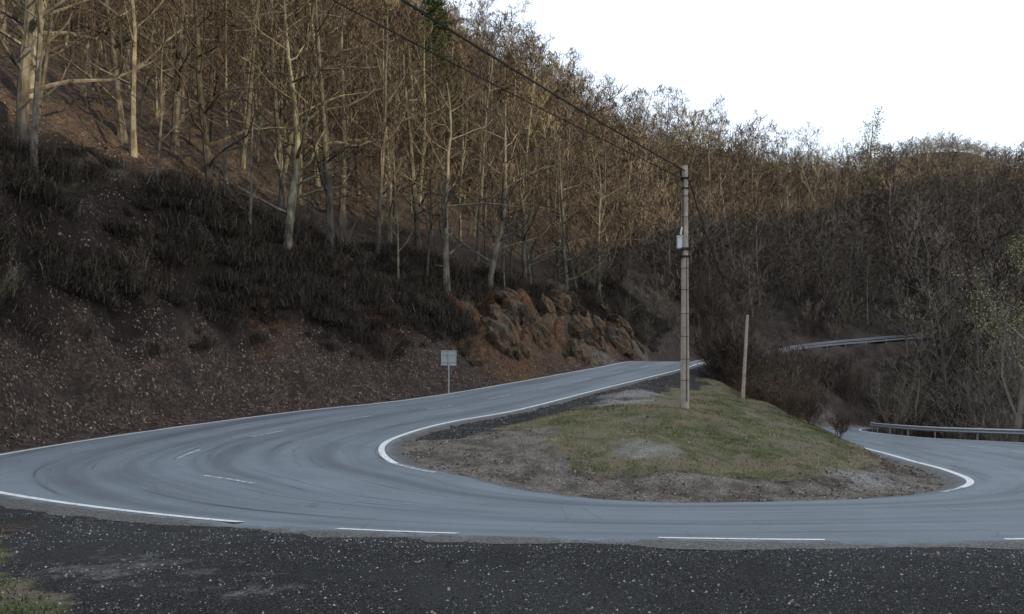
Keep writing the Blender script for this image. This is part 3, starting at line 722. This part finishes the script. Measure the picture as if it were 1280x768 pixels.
# ------------------------------------------------------------ guardrails
def guardrail(path, step=4.0):
    e = empty('guardrail'); path = [V(p) for p in path]
    Ls = [0]
    for a, b in zip(path, path[1:]): Ls.append(Ls[-1]+(b-a).length)
    def at(s):
        for i in range(len(path)-1):
            if s <= Ls[i+1] or i == len(path)-2:
                q = (s-Ls[i])/(Ls[i+1]-Ls[i]); return path[i].lerp(path[i+1], q), (path[i+1]-path[i]).normalized()
    prof = [(0,.75),(.05,.72),(.08,.68),(.05,.635),(.01,.60),(.01,.58),(.05,.545),(.08,.50),(.05,.46),(0,.43)]
    n = int(Ls[-1]/1.0); vs = []; fs = []
    for i in range(n+1):
        p, d = at(Ls[-1]*i/n); nn = V((-d.y, d.x, 0)).normalized()
        for (o, zz) in prof: vs.append(tuple(p+nn*(o+.08)+V((0,0,zz))))
    k = len(prof)
    for i in range(n):
        for j in range(k-1): fs.append((i*k+j, i*k+j+1, (i+1)*k+j+1, (i+1)*k+j))
    r = mesh_obj('rail', vs, fs, M_metal, e); md = r.modifiers.new('thick', 'SOLIDIFY'); md.thickness = .006
    g = ([], [], []); s = .5
    while s < Ls[-1]:
        p, d = at(s); an = math.atan2(d.y, d.x); nn = V((-d.y, d.x, 0)).normalized()
        box(g, p+V((0,0,.15)), (.10,.055,1.16), rot=an); box(g, p+nn*.05+V((0,0,.59)), (.09,.05,.2), rot=an); s += step
    mesh_obj('posts', *g[:2], M_metal, e)
def edge_path(u0, u1, off, side, st=.25):
    out = []; u = u0
    while (u <= u1):
        k = int(round(u*SUB))
        p = (RO[k]+RN[k]*off) if side else (RI[k]-RN[k]*off)
        out.append((p[0], p[1], p[2]-.03)); u += st
    return out
guardrail(edge_path(20.6, 26, 1.0, True))
guardrail(list(reversed(edge_path(0.1, 1.6, 1.0, False))))

# ------------------------------------------------------------ sun, sky
az, el = math.radians(115.5), math.radians(12)
sun_dir = V((math.sin(az)*math.cos(el), math.cos(az)*math.cos(el), math.sin(el)))
sl = bpy.data.lights.new('sun', 'SUN'); sl.energy = 5; sl.angle = math.radians(.5); sl.color = (1,.80,.46)
so = link(bpy.data.objects.new('sun', sl)); so.rotation_euler = sun_dir.to_track_quat('Z', 'Y').to_euler(); so.location = (60,-40,80)
w = bpy.data.worlds.new('World'); scene.world = w; w.use_nodes = True
nt = w.node_tree; sk = nt.nodes.new('ShaderNodeTexSky'); sk.sky_type = 'NISHITA'; sk.sun_disc = False
sk.sun_elevation = el; sk.sun_rotation = az; sk.altitude = 600; sk.air_density = 1; sk.dust_density = 2.5; sk.ozone_density = 1
bg = nt.nodes['Background']; bg.inputs['Strength'].default_value = .15
nt.links.new(sk.outputs[0], bg.inputs[0])
hz = nt.nodes.new('ShaderNodeBackground'); hz.inputs[0].default_value = (.89,.94,1.0,1); hz.inputs[1].default_value = 1.0   # even bright haze, added to lift ambient light and whiten the sky
ad = nt.nodes.new('ShaderNodeAddShader'); nt.links.new(bg.outputs[0], ad.inputs[0]); nt.links.new(hz.outputs[0], ad.inputs[1])
nt.links.new(ad.outputs[0], nt.nodes['World Output'].inputs['Surface'])
scene.view_settings.view_transform = 'Standard'; scene.view_settings.look = 'None'; scene.view_settings.exposure = 0

# ------------------------------------------------------------ camera
cd = bpy.data.cameras.new('camera'); cam = link(bpy.data.objects.new('camera', cd))
cam.location = (0,0,1.7); cam.rotation_euler = (math.radians(90),0,0); cd.lens = 28; cd.sensor_width = 36; cd.shift_y = 116/1280; cd.clip_end = 3000; cd.clip_start = .1
scene.camera = cam
